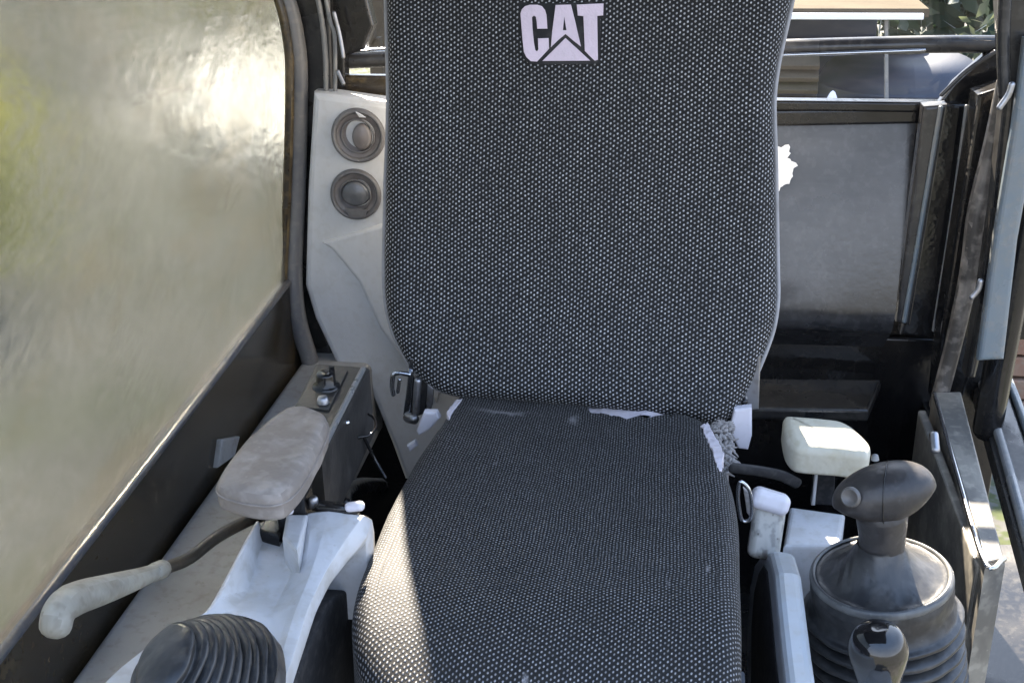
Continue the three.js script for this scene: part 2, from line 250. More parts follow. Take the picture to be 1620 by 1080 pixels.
// ---------- the cab ----------
const cab = thing('excavator_cab', 'black painted cab shell with dusty side window and dark rear panel around the seat', 'cab', V(0, 0, 0));
{
  part('floor', box(-0.5, 0.62, -0.06, 0, -0.36, 0.95, 0.01), M.blackDusty, cab);
  part('roof', box(-0.52, 0.6, 1.46, 1.52, -0.42, 0.72, 0.02), M.charcoal, cab);
  // rear wall
  part('rear_wall', box(-0.47, 0.62, -0.02, 0.475, -0.38, -0.345, 0.004), M.black, cab);
  part('corner_panel', box(0.41, 0.64, 0.477, 0.82, -0.38, -0.35, 0.004), M.black, cab);
  const prof = [[0.825, -0.342], [0.80, -0.337], [0.76, -0.330], [0.66, -0.311], [0.56, -0.292], [0.53, -0.288], [0.508, -0.292], [0.49, -0.31], [0.462, -0.338]];
  const pr = new THREE.SplineCurve(prof.map(p => new THREE.Vector2(...p))).getPoints(50);
  const rp = loft(pr.map(p => Array.from({ length: 25 }, (_, i) => { const x = -0.44 + i / 24 * 0.882, t = cl01((0.825 - p.x) / 0.375); return V(x * (1 - 0.0 * t) - (i === 24 ? 0.012 * t : 0), p.x, p.y + 0.0015 * Math.sin(x * 17 + p.x * 9)); })));
  const panel = part('rear_panel', rp, M.panel, cab);
  part('panel_lip', slabPix(FZ(-0.322), [[1100, 176], [1458, 171], [1457, 196], [1100, 203]], 0.02, 0.004), M.black, panel);
  part('panel_lip', box(-0.44, -0.28, 0.80, 0.87, -0.325, -0.305, 0.004), M.brownBlack, panel);
  // ragged pale patch, a thin white slab set on the panel
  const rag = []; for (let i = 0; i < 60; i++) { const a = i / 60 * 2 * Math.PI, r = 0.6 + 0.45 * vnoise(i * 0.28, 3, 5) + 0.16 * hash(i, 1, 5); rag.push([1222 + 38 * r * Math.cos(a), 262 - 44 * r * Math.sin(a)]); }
  part('ragged_patch', slabPix(frameOf(V(0, 0.66, -0.3085), V(1, 0, 0), V(0, 1, -0.19).normalize()), rag, 0.002, 0), M.patchWhite, panel);
  part('shelf', slabPix(FY(0.42), [[1100, 596], [1395, 600], [1375, 648], [1100, 644]], 0.02, 0.005), M.blackDusty, cab);
  part('shelf', box(-0.19, 0.15, 0.40, 0.42, -0.34, -0.2, 0.005), M.blackDusty, cab);
  // rear window: rails and pane
  const rail = (p, r, m) => part('window_rail', tube(p, r, 30, 12), m, cab);
  rail([PZ(500, 99, -0.335), PZ(620, 93, -0.335), PZ(1225, 76, -0.335), PZ(1470, 70, -0.335), PZ(1580, 70, -0.335)], 0.012, M.charcoal);
  rail([PZ(530, 84, -0.335), PZ(620, 80, -0.335)], 0.005, M.chrome);
  rail([V(-0.45, 1.41, -0.345), V(0.05, 1.42, -0.345), V(0.52, 1.41, -0.345)], 0.02, M.black);
  part('window_rail', box(-0.45, 0.47, 0.823, 0.838, -0.345, -0.32, 0.004), M.black, cab);
  const rw = part('rear_window', box(-0.45, 0.52, 0.836, 1.42, -0.3465, -0.3465 + 0.001, 0), M.glass, cab);
  rw.geometry.dispose(); rw.geometry = uvm(new THREE.PlaneGeometry(0.97, 0.59).translate(0.035, 1.126, -0.347));
  rw.position.set(0, 0, 0);
  part('rail_glint', tube([PZ(1150, 90, -0.322), PZ(1235, 87, -0.322), PZ(1350, 83, -0.322), PZ(1463, 79, -0.322)], 0.0026, 40, 8), M.chrome, cab);  // thin chrome strip added to imitate the bright glint under the rail
  part('added_shade_panel', box(-0.47, -0.345, 1.01, 1.455, -0.335, -0.312, 0.006), M.black, cab);  // unseen panel, added to keep sun off the left armrest and switch box
  // left rear pillar with its rubber seal, and the dark corner beyond it
  const pil = part('pillar', tube([PZ(420, -60, -0.27), PZ(452, 0, -0.27), PZ(468, 70, -0.27), PZ(472, 140, -0.27), PZ(469, 300, -0.27), PZ(464, 420, -0.26), PZ(470, 500, -0.25), PZ(490, 570, -0.25)], 0.0135, 60, 14), M.pillar, cab);
  part('seal', tube([PZ(408, -60, -0.255), PZ(440, 0, -0.255), PZ(455, 70, -0.255), PZ(458, 140, -0.255), PZ(454, 300, -0.255), PZ(448, 430, -0.245), PZ(446, 470, -0.235)], 0.0065, 60, 10), M.brownBlack, pil);
  part('pillar', slabPix(FZ(-0.285), [[440, -80], [520, -80], [523, 60], [527, 160], [500, 300], [496, 460], [532, 580], [470, 580], [462, 300]], 0.05, 0.006), M.blackDusty, cab);
  part('corner_trim', tube([PZ(490, -60, -0.275), PZ(507, 20, -0.275), PZ(514, 80, -0.275), PZ(516, 150, -0.275)], 0.004, 30, 8), M.greyGlossy, cab);
  part('corner_trim', tube([PZ(505, -60, -0.275), PZ(521, 30, -0.275), PZ(529, 60, -0.275), PZ(530, 150, -0.275)], 0.003, 30, 8), M.greyGlossy, cab);
  part('latch_rod', tube([PZ(528, 20, -0.27), PZ(537, 55, -0.27), PZ(543, 90, -0.265)], 0.003, 20, 8), M.steel, cab);
  part('latch_rod', tube([PZ(534, 113, -0.27), PZ(543, 132, -0.265)], 0.003, 12, 8), M.steel, cab);
  part('corner_post', slabPix(FZ(-0.30), [[515, -80], [560, -80], [590, 40], [575, 78], [545, 90], [545, 160], [520, 160]], 0.03, 0.004), M.black, cab);
  // left side: window pane in its sill, panel below, pale ledge inside
  const sy = z => 0.567 - 0.0435 * (z + 0.2);
  part('side_panel', slab(FL(-0.46), [[0.30, sy(-0.3)], [-0.95, sy(0.95)], [-0.95, -0.05], [0.30, -0.05]].map(p => new THREE.Vector2(...p)), 0.025, 0.003), M.sidePanel, cab);
  part('window_sill', tube([V(-0.463, sy(-0.24) + 0.004, -0.24), V(-0.463, sy(0.2) + 0.003, 0.2), V(-0.463, sy(0.95) + 0.004, 0.95)], 0.0075, 60, 12, 0.7), M.sill, cab);
  const pane = new THREE.BoxGeometry(1.35, 0.95, 0.006).rotateY(Math.PI / 2); pane.translate(-0.4665, sy(0.33) + 0.455, 0.33);
  part('side_window', pane, M.dirtyPane, cab, true);
  part('window_frame', tube([V(-0.465, 1.44, -0.27), V(-0.465, 1.42, 0.3), V(-0.465, 1.4, 0.95)], 0.018, 30, 10), M.black, cab);
  part('window_frame', tube([V(-0.465, 0.5, 0.96), V(-0.465, 1.42, 0.96)], 0.02, 30, 10), M.black, cab);
  part('ledge', box(-0.457, -0.345, 0.30, 0.44, -0.31, 0.9, 0.012), M.ledge, cab);
  part('seam_cover', slabPix(FL(-0.452), [[352, 695], [380, 690], [372, 722], [346, 740]], 0.01, 0.003), M.ledge, cab);
  // right rear corner: upright posts, a conduit and the door pillar
  const post = (z, pix, m, t = 0.05) => part('corner_post', slabPix(FZ(z), pix, t, 0.005), m, cab);
  post(-0.285, [[1462, 168], [1500, 165], [1441, 516], [1418, 510]], M.charcoal, 0.03);
  post(-0.305, [[1485, 165], [1560, 165], [1488, 540], [1425, 530]], M.black, 0.03);
  part('corner_trim', tube([PZ(1489, 170, -0.283), PZ(1462, 330, -0.283), PZ(1431, 508, -0.283)], 0.0035, 30, 8), M.steelBlue, cab);
  part('corner_trim', tube([PZ(1530, 168, -0.29), PZ(1508, 330, -0.29), PZ(1478, 522, -0.29)], 0.003, 30, 8), M.greyGlossy, cab);
  post(-0.24, [[1548, 150], [1640, 120], [1580, 480], [1520, 640], [1478, 640], [1490, 520]], M.black, 0.05);
  part('conduit', tube([PZ(1588, 130, -0.22), PZ(1570, 230, -0.22), PZ(1548, 330, -0.22), PZ(1534, 430, -0.22), PZ(1510, 540, -0.22), PZ(1484, 640, -0.22)], [0.009, 0.012, 0.014, 0.013, 0.012, 0.012], 60, 12), M.conduit, cab);
  part('corner_gusset', slabPix(FZ(-0.32), [[1480, 172], [1510, 130], [1562, 84], [1600, 60], [1600, 180]], 0.02, 0.004), M.black, cab);
  part('corner_trim', tube([PZ(1490, 150, -0.31), PZ(1530, 112, -0.31), PZ(1575, 82, -0.31)], 0.003, 20, 8), M.charcoal, cab);
  const dp = part('door_pillar', slabPix(FZ(-0.15), [[1578, -60], [1660, -60], [1640, 180], [1612, 330], [1575, 480], [1545, 600], [1530, 600], [1552, 470], [1572, 330], [1590, 160]], 0.04, 0.008), M.blackDusty, cab);
  part('pillar_face', slabPix(FZ(-0.12), [[1622, 60], [1660, 60], [1645, 200], [1612, 380], [1590, 570], [1548, 572], [1574, 380], [1604, 200]], 0.02, 0.006), M.steelBlue, dp);
  part('pillar_face', tube([PZ(1592, -40, -0.14), PZ(1588, 60, -0.14), PZ(1590, 150, -0.14)], 0.008, 30, 10), M.charcoal, dp);
  part('hinge', tube([PZ(1582, 170, -0.12), PZ(1596, 150, -0.12), PZ(1602, 133, -0.12)], 0.004, 20, 8), M.steel, dp);
  part('hinge', tube([PZ(1538, 470, -0.13), PZ(1548, 458, -0.13), PZ(1552, 444, -0.13)], 0.004, 20, 8), M.steel, dp);
  // lower door frame beside the cover box
  const df = part('door_frame', slabPix(FY(0.40), [[1532, 572], [1588, 562], [1700, 830], [1700, 1010], [1640, 960]], 0.03, 0.006), M.charcoal, cab);
  part('door_seal', tube([PY(1548, 585, 0.405), PY(1590, 720, 0.405), PY(1640, 900, 0.405)], 0.007, 40, 10), M.greyGlossy, df);
  part('door_seal', tube([PY(1580, 562, 0.405), PY(1612, 640, 0.405), PY(1660, 780, 0.405)], 0.006, 40, 10), M.steelBlue, df);
  part('side_wall', box(0.50, 0.53, -0.02, 0.37, -0.36, 0.0, 0.004), M.black, cab);
  part('roof_post', tube([V(0.56, 0.4, -0.2), V(0.57, 1.0, -0.2), V(0.54, 1.47, -0.25)], 0.02, 30, 10), M.black, cab);
  part('door_sill', slabPix(FY(0.012), [[1470, 860], [1760, 860], [1760, 1300], [1520, 1300]], 0.02, 0.004), M.blackDusty, cab);
}
// materials of the seat, consoles and yard
{
  M.rimlight_piping = std({ map: grubby([0.38, 0.375, 0.38], [0.25, 0.24, 0.23], 0.5, 161, 12), roughness: 0.8 });
  M.pink = std({ map: grubby([0.82, 0.69, 0.79], [0.64, 0.55, 0.62], 0.4, 163, 14), roughness: 0.8, bumpMap: rep(grainT, 3), bumpScale: 0.0006 });
  M.skirt = std({ map: grubby([0.05, 0.06, 0.075], [0.12, 0.12, 0.13], 0.5, 167), roughness: 0.6 });
  M.boxPaint = std({ map: grubby([0.024, 0.023, 0.022], [0.07, 0.065, 0.06], 0.5, 195, 10), roughness: 0.5, bumpMap: grainT, bumpScale: 0.0003 });
  M.ventRing = std({ map: grubby([0.12, 0.115, 0.115], [0.25, 0.24, 0.23], 0.4, 169, 10), roughness: 0.4 });
  M.ventBowl = std({ map: grubby([0.15, 0.135, 0.13], [0.25, 0.23, 0.22], 0.4, 171, 10), roughness: 0.35 });
  M.ventGlass = std({ map: grubby([0.07, 0.075, 0.085], [0.2, 0.2, 0.2], 0.4, 173, 10), roughness: 0.2 });
  M.leverRod = std({ map: grubby([0.035, 0.03, 0.023], [0.1, 0.08, 0.058], 0.6, 175, 10), roughness: 0.4 });
  M.plasticBlue = std({ map: grubby([0.5, 0.54, 0.58], [0.4, 0.38, 0.33], 0.4, 177), roughness: 0.35 });
  M.collar = std({ map: grubby([0.05, 0.052, 0.055], [0.16, 0.16, 0.15], 0.6, 179, 10), roughness: 0.4 });
  M.button = std({ map: grubby([0.1, 0.095, 0.09], [0.2, 0.18, 0.17], 0.4, 181, 10), roughness: 0.35 });
  M.buckle = std({ map: grubby([0.5, 0.49, 0.45], [0.12, 0.11, 0.1], 1.0, 183, 16), roughness: 0.35 });
  M.coverSide = std({ map: grubby([0.12, 0.115, 0.105], [0.3, 0.28, 0.24], 0.8, 187, 8), roughness: 0.35 });
  M.tan = phy({ map: grubby([0.08, 0.064, 0.045], [0.05, 0.042, 0.031], 0.5, 189), roughness: 0.9, specularIntensity: 0.1 });
  M.navy = std({ color: new THREE.Color().setRGB(0.012, 0.02, 0.04), roughness: 0.5 });
  M.sheet = std({ color: new THREE.Color().setRGB(0.8, 0.8, 0.8), roughness: 0.6 });
  M.bark = std({ color: new THREE.Color().setRGB(0.1, 0.07, 0.045), roughness: 0.95 });
  M.brick = std({ map: grubby([0.2, 0.11, 0.075], [0.2, 0.16, 0.12], 0.6, 191, 9), roughness: 0.9 });
  const leaf = (r, g, b) => phy({ color: new THREE.Color().setRGB(r, g, b), roughness: 0.9, transmission: 0.4, thickness: 0, side: THREE.DoubleSide });
  M.leafPale = leaf(0.12, 0.14, 0.07); M.leafDark = leaf(0.03, 0.055, 0.03); M.leafYellow = leaf(0.5, 0.5, 0.03);
}
// ---------- the seat ----------
const rec = 11 * rad;
const BF = frameOf(V(0, 0.5, -0.01), V(1, 0, 0), V(0, Math.cos(rec), -Math.sin(rec)));     // face of the backrest
const backH = (a, b) => 0.034 * Math.pow(cl01((0.24 - b) / 0.24), 1.7) + 0.012 * Math.pow(Math.abs(a) / 0.25, 2.5) - 0.008 * Math.sin(cl01(b / 0.7) * Math.PI) + 0.0035 * (fbm(a * 9 + 5, b * 7 + 5, 61, 0, 2) - 0.5);
const CF = frameOf(V(0, 0.512, 0), V(1, 0, 0), V(0, 0.075, -1).normalize().multiplyScalar(1));
CF.e2 = V(0, -0.075, -1).normalize(); CF.n = CF.e1.clone().cross(CF.e2).normalize();              // top of the cushion, rising to the front
const cushH = (a, b) => -0.012 * Math.exp(-((a * a) / 0.012 + (b + 0.24) * (b + 0.24) / 0.03)) + 0.006 * Math.pow(Math.abs(a) / 0.18, 3) - 0.05 * Math.pow(cl01((-b - 0.46) / 0.12), 2) + 0.007 * (fbm(a * 11 + 5, b * 9 + 9, 63, 0, 3) - 0.5);
function fabric(w, h, wm, hm, cx, ry, s, lum, sheen, extra) {                    // dark woven cloth with pale staggered knots; sizes in metres
  const d = new Uint8Array(w * h * 4), e = new Uint8Array(w * h * 4), n = 128, lo = new Float32Array(n * n), lp = new Float32Array(n * n), lq = new Float32Array(n * n);
  for (let j = 0; j < n; j++) for (let i = 0; i < n; i++) { lo[j * n + i] = fbm(i / n * 5, j / n * 5, s, 0); lp[j * n + i] = fbm(i / n * 7, j / n * 7, s + 50, 0, 3); lq[j * n + i] = fbm(i / n * 30, j / n * 30, s + 90, 0, 4); }
  const low = (A, u, v) => { const x = u * (n - 1.001), y = v * (n - 1.001), i = x | 0, j = y | 0, fx = x - i, fy = y - j, k = j * n + i; return (A[k] * (1 - fx) + A[k + 1] * fx) * (1 - fy) + (A[k + n] * (1 - fx) + A[k + n + 1] * fx) * fy; };
  for (let j = 0; j < h; j++) for (let i = 0; i < w; i++) {
    const u = (i + 0.5) / w, v = (j + 0.5) / h, q0 = low(lo, u, v), q1 = low(lp, u, v), q2 = low(lq, u, v);
    const x = (u * wm + (q0 - 0.5) * 0.010) / cx, y = (v * hm + (q1 - 0.5) * 0.010) / ry;
    let best = 9, id = 0;
    const ci = Math.floor(x);
    for (let k = -1; k <= 1; k++) { const c = ci + k, yy = y - ((c & 1) ? 0.5 : 0), r = Math.floor(yy); const ox = (hash(c, r, s) - 0.5) * 0.17, oy = (hash(c, r, s + 1) - 0.5) * 0.17; const dx = (x - c - 0.5 - ox) * cx, dy = (yy - r - 0.5 - oy) * ry; const al = 0.5 * dx + 0.866 * dy, ac = 0.866 * dx - 0.5 * dy; const q = Math.hypot(al / (ry * 0.25), ac / (cx * 0.28)); if (q < best) { best = q; id = hash(c, r, s + 2); } }
    const dot = 1 - sst(0.6, 1.2, best), th = hash(i >> 1, j >> 1, s + 3), st = extra ? extra(u * wm, v * hm, q2, q0) : 0;
    let r = 0.002 + 0.004 * th + dot * lum * (0.30 + 0.24 * id) * (0.75 + 0.5 * th) * (0.75 + 0.5 * q2), k = 4 * (j * w + i);
    const col = mix([r, r, r * 1.04], [0.34, 0.33, 0.34], cl01(st) * (0.35 + 0.65 * th));
    for (let c = 0; c < 3; c++) { d[k + c] = enc(cl01(col[c])); e[k + c] = 255 * cl01(dot * (0.7 + 0.3 * th) + 0.15 * th); }
    d[k + 3] = e[k + 3] = 255;
  }
  const mk = (a, srgb) => { const t = new THREE.DataTexture(a, w, h); t.magFilter = t.minFilter = THREE.LinearFilter; if (srgb) t.colorSpace = THREE.SRGBColorSpace; t.needsUpdate = true; return t; };
  return phy({ map: mk(d, true), bumpMap: mk(e, false), bumpScale: 0.0010, roughness: 0.75, sheen, sheenRoughness: 0.5, sheenColor: new THREE.Color().setRGB(0.6, 0.58, 0.55) });
}
const seat = thing('operator_seat', 'worn operator seat in black cloth with pale woven dots and a pink logo', 'seat', V(0, 0, 0));
const seatParts = {};
{
  // backrest outline traced on its own leaning face, carried on above the picture to full height
  const lowPix = [[609, 160], [605, 300], [604, 420], [610, 490], [630, 545], [664, 594], [715, 622], [800, 630], [930, 641], [1060, 655], [1135, 664], [1168, 640], [1203, 575], [1228, 500], [1230, 400], [1228, 250], [1228, 130]];
  const pts = pix2(lowPix, BF);
  pts.push(...[[0.243, 0.55], [0.238, 0.66], [0.215, 0.735], [0.15, 0.765], [0, 0.775], [-0.15, 0.765], [-0.225, 0.735], [-0.252, 0.66], [-0.258, 0.55]].map(p => new THREE.Vector2(...p)));
  const O = outline(pts, 260, 0.45), bw = 0.66, bh = 0.96;
  const cover = fabric(2048, 2048, bw, bh, 0.0044, 0.0061, 301, 1, 0.7);
  const back = part('backrest', pillow(BF, O, { thick: 0.085, R: 0.028, rings: 40, hf: backH, uv: (a, b) => [(a + bw / 2) / bw, (b + 0.1) / bh] }), cover, seat, true);
  seatParts.back = back;
  // pale piping along the rear rim, colour brightened to imitate a sunlit edge
  const rim = O.filter((_, k) => k % 4 === 0).map(p => at(BF, p.x * 1.010, p.y, -0.032 + backH(p.x, p.y)));
  const c = new THREE.CatmullRomCurve3(rim, true);
  const pg = new THREE.TubeGeometry(c, 400, 0.003, 7, true);
  part('rimlight_piping', pg, M.rimlight_piping, back);
  part('back_shell', pillow({ ...BF, p0: at(BF, 0, 0, -0.075) }, outline(pts.map(p => p.clone().multiplyScalar(0.94).add(new THREE.Vector2(0, 0.02))), 120), { thick: 0.03, R: 0.012, rings: 6 }), M.plasticWhite, seat);
  // logo: letters sewn on the cloth, traced on the face of the backrest
  const LF = { ...BF, p0: at(BF, 0, 0, 0.0) }, px = ([X, Y]) => [800 + X / 9, Y / 9];
  const lc = to2(hit(888, 50, LF), LF), lh = backH(lc.x, lc.y) + 0.0008;
  const letter = (name, poly, holes, h, m, t = 0.0016, z = 0.0012) => {
    const sh = new THREE.Shape(pix2(poly.map(px), LF)); for (const q of holes) sh.holes.push(new THREE.Path(pix2(q.map(px), LF)));
    const g = new THREE.ExtrudeGeometry(sh, { depth: t, bevelEnabled: true, bevelSize: 0.0005, bevelThickness: 0.0004, bevelOffset: -0.0004, bevelSegments: 2, curveSegments: 6 });
    g.translate(0, 0, z + lh); return part(name, place(g, LF), m, logo);
  };
  const patchShape = [[190, 20], [420, 40], [640, 40], [970, 30], [1420, 15], [1430, 240], [1345, 260], [1340, 900], [1200, 910], [440, 915], [330, 905], [230, 820], [200, 500], [170, 170]];
  const patch = new THREE.ExtrudeGeometry(new THREE.Shape(pix2(patchShape.map(px), LF)), { depth: 0.002, bevelEnabled: false }); patch.translate(0, 0, lh - 0.001);
  const logo = part('logo', place(patch, LF), M.darkCloth, seat);
  const C = [[205, 190], [225, 130], [270, 85], [340, 65], [450, 65], [510, 85], [555, 140], [575, 210], [588, 405], [445, 405], [437, 300], [425, 235], [395, 218], [368, 240], [375, 400], [395, 600], [415, 710], [440, 732], [462, 700], [455, 545], [605, 540], [612, 690], [520, 790], [440, 875], [350, 868], [290, 810], [255, 740], [235, 560]];
  letter('letter', C, [], 0, M.pink);
  letter('letter', [[708, 68], [925, 62], [985, 300], [1068, 660], [960, 575], [848, 480], [750, 560], [640, 668], [660, 440]], [[[830, 225], [868, 432], [808, 432]]], 0, M.pink);
  letter('letter', [[1010, 62], [1390, 45], [1385, 215], [1300, 222], [1310, 850], [1265, 862], [1200, 800], [1125, 722], [1105, 225], [1025, 218]], [], 0, M.pink);
  letter('triangle', [[848, 540], [1200, 862], [520, 866]], [], 0, M.pink);

  // cushion: pale foam with the cloth cover over it, torn along its rear edge
  const cPix = [[728, 618], [694, 668], [655, 722], [622, 782], [592, 850], [566, 912], [554, 952], [560, 985], [585, 1020], [625, 1052], [700, 1082], [850, 1108], [1020, 1120], [1140, 1112], [1176, 1075], [1176, 1000], [1172, 900], [1170, 820], [1160, 764], [1140, 716], [1114, 660], [1040, 640], [930, 628], [800, 614]];
  const cp = pix2(cPix, CF), CO = outline(cp, 420, 0.4);
  const cw = 0.60, ch = 0.86, uvc = (a, b) => [(a + cw / 2) / cw, (b + 0.72) / ch];
  const scuffs = [[800, 652, 60, 7], [905, 660, 14, 14], [785, 728, 6, 5], [830, 745, 5, 3], [1060, 920, 5, 10], [1120, 905, 4, 6], [830, 1020, 5, 5]].map(([x, y, rx, ry]) => { const p = to2(hit(x, y, CF), CF); return [p.x + cw / 2, p.y + 0.72, rx / 1350, ry / 700]; });
  const cloth = fabric(2048, 2048, cw, ch, 0.0033, 0.0047, 351, 0.6, 0.3, (x, y, q, q0) => { let s = 0; for (const [a, b, rx, ry] of scuffs) { const e = Math.hypot((x - a) / rx, (y - b) / ry); if (e < 1.6) s = Math.max(s, sst(1.3, 0.2, e + (q - 0.5) * 2.4) * sst(0.35, 0.6, q)); } return s * 0.9; });
  const b0 = to2(hit(930, 650, CF), CF).x, b1 = to2(hit(1065, 660, CF), CF).x;
  const torn = CO.map((p, k) => { const q = p.clone(); if (p.y > -0.1) { let d = 0.004 * hash(k, 3, 9); if (p.x > b0 && p.x < b1) { const t = (p.x - b0) / (b1 - b0); d = 0.042 * Math.pow(Math.sin(Math.PI * Math.pow(t, 0.8)), 0.6) * (0.35 + 0.6 * vnoise(p.x * 90, 1, 77) + 0.5 * vnoise(p.x * 300, 2, 78)); } q.y -= d; } return q; });
  part('cushion', pillow(CF, torn, { core: CO, thick: 0.085, R: 0.022, rings: 46, hf: cushH, uv: uvc }), cloth, seat, true);
  const fo = outline(cp.map(p => new THREE.Vector2(p.x * 0.97, p.y > -0.12 ? p.y - 0.004 : p.y * 0.97 - 0.006)), 200, 0.4);
  const foam = part('foam', pillow(CF, fo, { thick: 0.1, R: 0.02, rings: 60, hf: (a, b) => cushH(a, b) - 0.004 + 0.006 * (fbm(a * 120, b * 120, 5, 0, 3) - 0.5) }), M.foam, seat);
  // loose foam and fluff at the rear corners of the cushion
  part('foam', slabPix(frameOf(at(CF, 0, 0, 0.004), CF.e1, CF.e2), rough([[706, 650], [722, 632], [732, 630], [716, 648], [710, 662]], 3, 1), 0.02, 0.0008), M.foam, seat);
  part('foam', slabPix(frameOf(at(CF, 0, 0, 0.003), CF.e1, CF.e2), rough([[1110, 672], [1120, 668], [1132, 690], [1146, 716], [1142, 744], [1134, 738], [1126, 708]], 5, 1.6), 0.02, 0.0008), M.foam, seat);
  const tufts = []; for (let i = 0; i < 130; i++) { const t = hash(i, 9, 3), h = k => hash(i, k, 3) - 0.5, p = PZ(1140 + 30 * h(1) + 8 * t, 664 + t * 84, 0.015 + 0.06 * t); tufts.push(tube([p, p.clone().add(V(0.012 * h(2), 0.008 * h(3), 0.008 * h(4))), p.clone().add(V(0.024 * h(5), -0.008 + 0.018 * h(6), 0.014 * h(7)))], [0.0028, 0.002, 0.0008], 5, 5)); }
  part('torn_padding', weld(tufts), M.fluff, seat);
  // recliner hardware, left
  const mech = part('recliner', slabPix(FZ(-0.01), [[652, 600], [668, 592], [680, 598], [672, 655], [656, 660], [646, 650]], 0.02, 0.003), M.charcoal, seat);
  part('recliner_plate', slabPix(FZ(0.0), [[648, 566], [655, 568], [652, 620], [648, 655], [637, 656], [642, 620]], 0.006, 0.001), M.chrome, mech);
  part('recliner_handle', tube([PZ(648, 592, 0.004), PZ(630, 590, 0.004), PZ(622, 594, 0.004), PZ(620, 612, 0.004), PZ(622, 624, 0.004)], 0.0032, 40, 8), M.chrome, mech);
  part('recliner_handle', tube([PZ(632, 600, 0.006), PZ(629, 620, 0.006)], 0.0025, 12, 8), M.chrome, mech);
  part('spring', tube([PZ(661, 602, 0.006), PZ(659, 630, 0.006), PZ(658, 652, 0.006)], 0.005, 20, 10), M.steel, mech);
  part('recliner_plate', slabPix(FZ(0.004), [[676, 607], [686, 615], [684, 640], [680, 652], [674, 640]], 0.006, 0.001), M.steel, mech);
  part('bolt', tube([PZ(645, 660, 0.0), PZ(655, 663, 0.01)], 0.007, 10, 10), M.steel, mech);
  part('side_tab', slabPix(FZ(0.05), [[670, 652], [690, 652], [696, 662], [680, 680], [662, 690], [658, 682]], 0.012, 0.003), M.tab, seat);
  part('side_tab', slabPix(FZ(0.05), [[643, 706], [656, 698], [660, 706], [648, 716]], 0.01, 0.003), M.tab, seat);
  // bracket and cap, right
  const br = part('side_bracket', slabPix(FZ(-0.01), [[1186, 575], [1204, 560], [1201, 648], [1160, 652], [1168, 620]], 0.012, 0.002), M.steel, seat);
  part('bolt', tube([PZ(1176, 632, -0.004), PZ(1178, 636, 0.0)], 0.0045, 8, 8), M.black, br);
  part('side_tab', slabPix(FZ(0.02), [[1162, 648], [1190, 645], [1190, 690], [1184, 712], [1168, 710], [1154, 682]], 0.014, 0.003), M.tab, seat);
  // pan and base below the cushion
  part('seat_pan', slab({ ...CF, p0: at(CF, 0, 0, -0.085) }, CO.filter((_, k) => k % 6 === 0).map(p => p.clone().multiplyScalar(0.94)), 0.03, 0.006), M.black, seat);
  part('seat_base', box(-0.15, 0.15, 0.0, 0.42, -0.1, 0.42, 0.02), M.black, seat);
  part('seat_skirt', slabPix(FZ(0.50), [[600, 1035], [700, 1060], [1180, 1090], [1180, 1300], [600, 1300]], 0.03, 0.008), M.skirt, seat);
}
// ---------- vent panel behind the seat ----------
{
  const o = thing('vent_panel', 'pale grey plastic panel with two round dark air vents behind the seat', 'panel', V(-0.38, 0.42, -0.3));
  const fr = frameOf(V(0, 0, -0.255), V(1, 0, 0), V(0, 1, 0));
  const face = slabPix(fr, [[494, 146], [520, 148], [760, 182], [760, 760], [640, 760], [618, 700], [585, 620], [530, 575], [497, 505], [481, 452], [485, 300]], 0.045, 0.01);
  part('face', face, M.plasticWhite, o);
  part('chamfer', slabPix(frameOf(V(0, 0, -0.249), V(1, 0, 0), V(0, 1, 0)), [[508, 384], [525, 396], [566, 446], [600, 520], [690, 640], [720, 560], [700, 300], [620, 350]], 0.02, 0.006), M.plasticWhite, o);
  for (const [px, py, r, kind] of [[567, 214, 0.038, 0], [563, 307, 0.0365, 1]]) {
    const c = PZ(px, py, -0.254), ax = V(0.06, 0.05, 1);
    const v = part('air_vent', lathe([[r * 0.8, -0.002], [r * 0.84, 0.006], [r * 0.92, 0.0085], [r, 0.006], [r * 1.04, 0.0]], c, ax), M.ventRing, o);
    part('vent_bowl', lathe(smoothProfile([[0, -0.006], [r * 0.35, -0.004], [r * 0.65, 0.001], [r * 0.82, 0.004]], 16), c, ax), M.ventBowl, v);
    const hub = c.clone().add(V(kind ? 0.001 : 0.006, kind ? 0.002 : -0.001, 0.004));
    part('vent_flap', lathe([[0, 0.007], [r * 0.34, 0.0065], [r * 0.42, 0.003], [r * 0.44, -0.002]], hub, ax, 40, kind ? 1.3 : 0.85, 1.15), kind ? M.ventGlass : M.ventBowl, v);
    part('vent_ring', (() => { const g = new THREE.TorusGeometry(r * 0.62, 0.0014, 8, 48); g.translate(c.x, c.y, c.z + 0.0045); return g; })(), M.ventRing, v);
    if (kind) part('vent_tab', slabPix(FZ(-0.243), [[545, 330], [582, 332], [575, 345], [552, 343]], 0.004, 0.001), M.ventRing, v);
    else part('vent_tab', slabPix(FZ(-0.243), [[562, 177], [569, 180], [578, 186], [568, 186]], 0.004, 0.001), M.plasticWhite, v);
  }
}
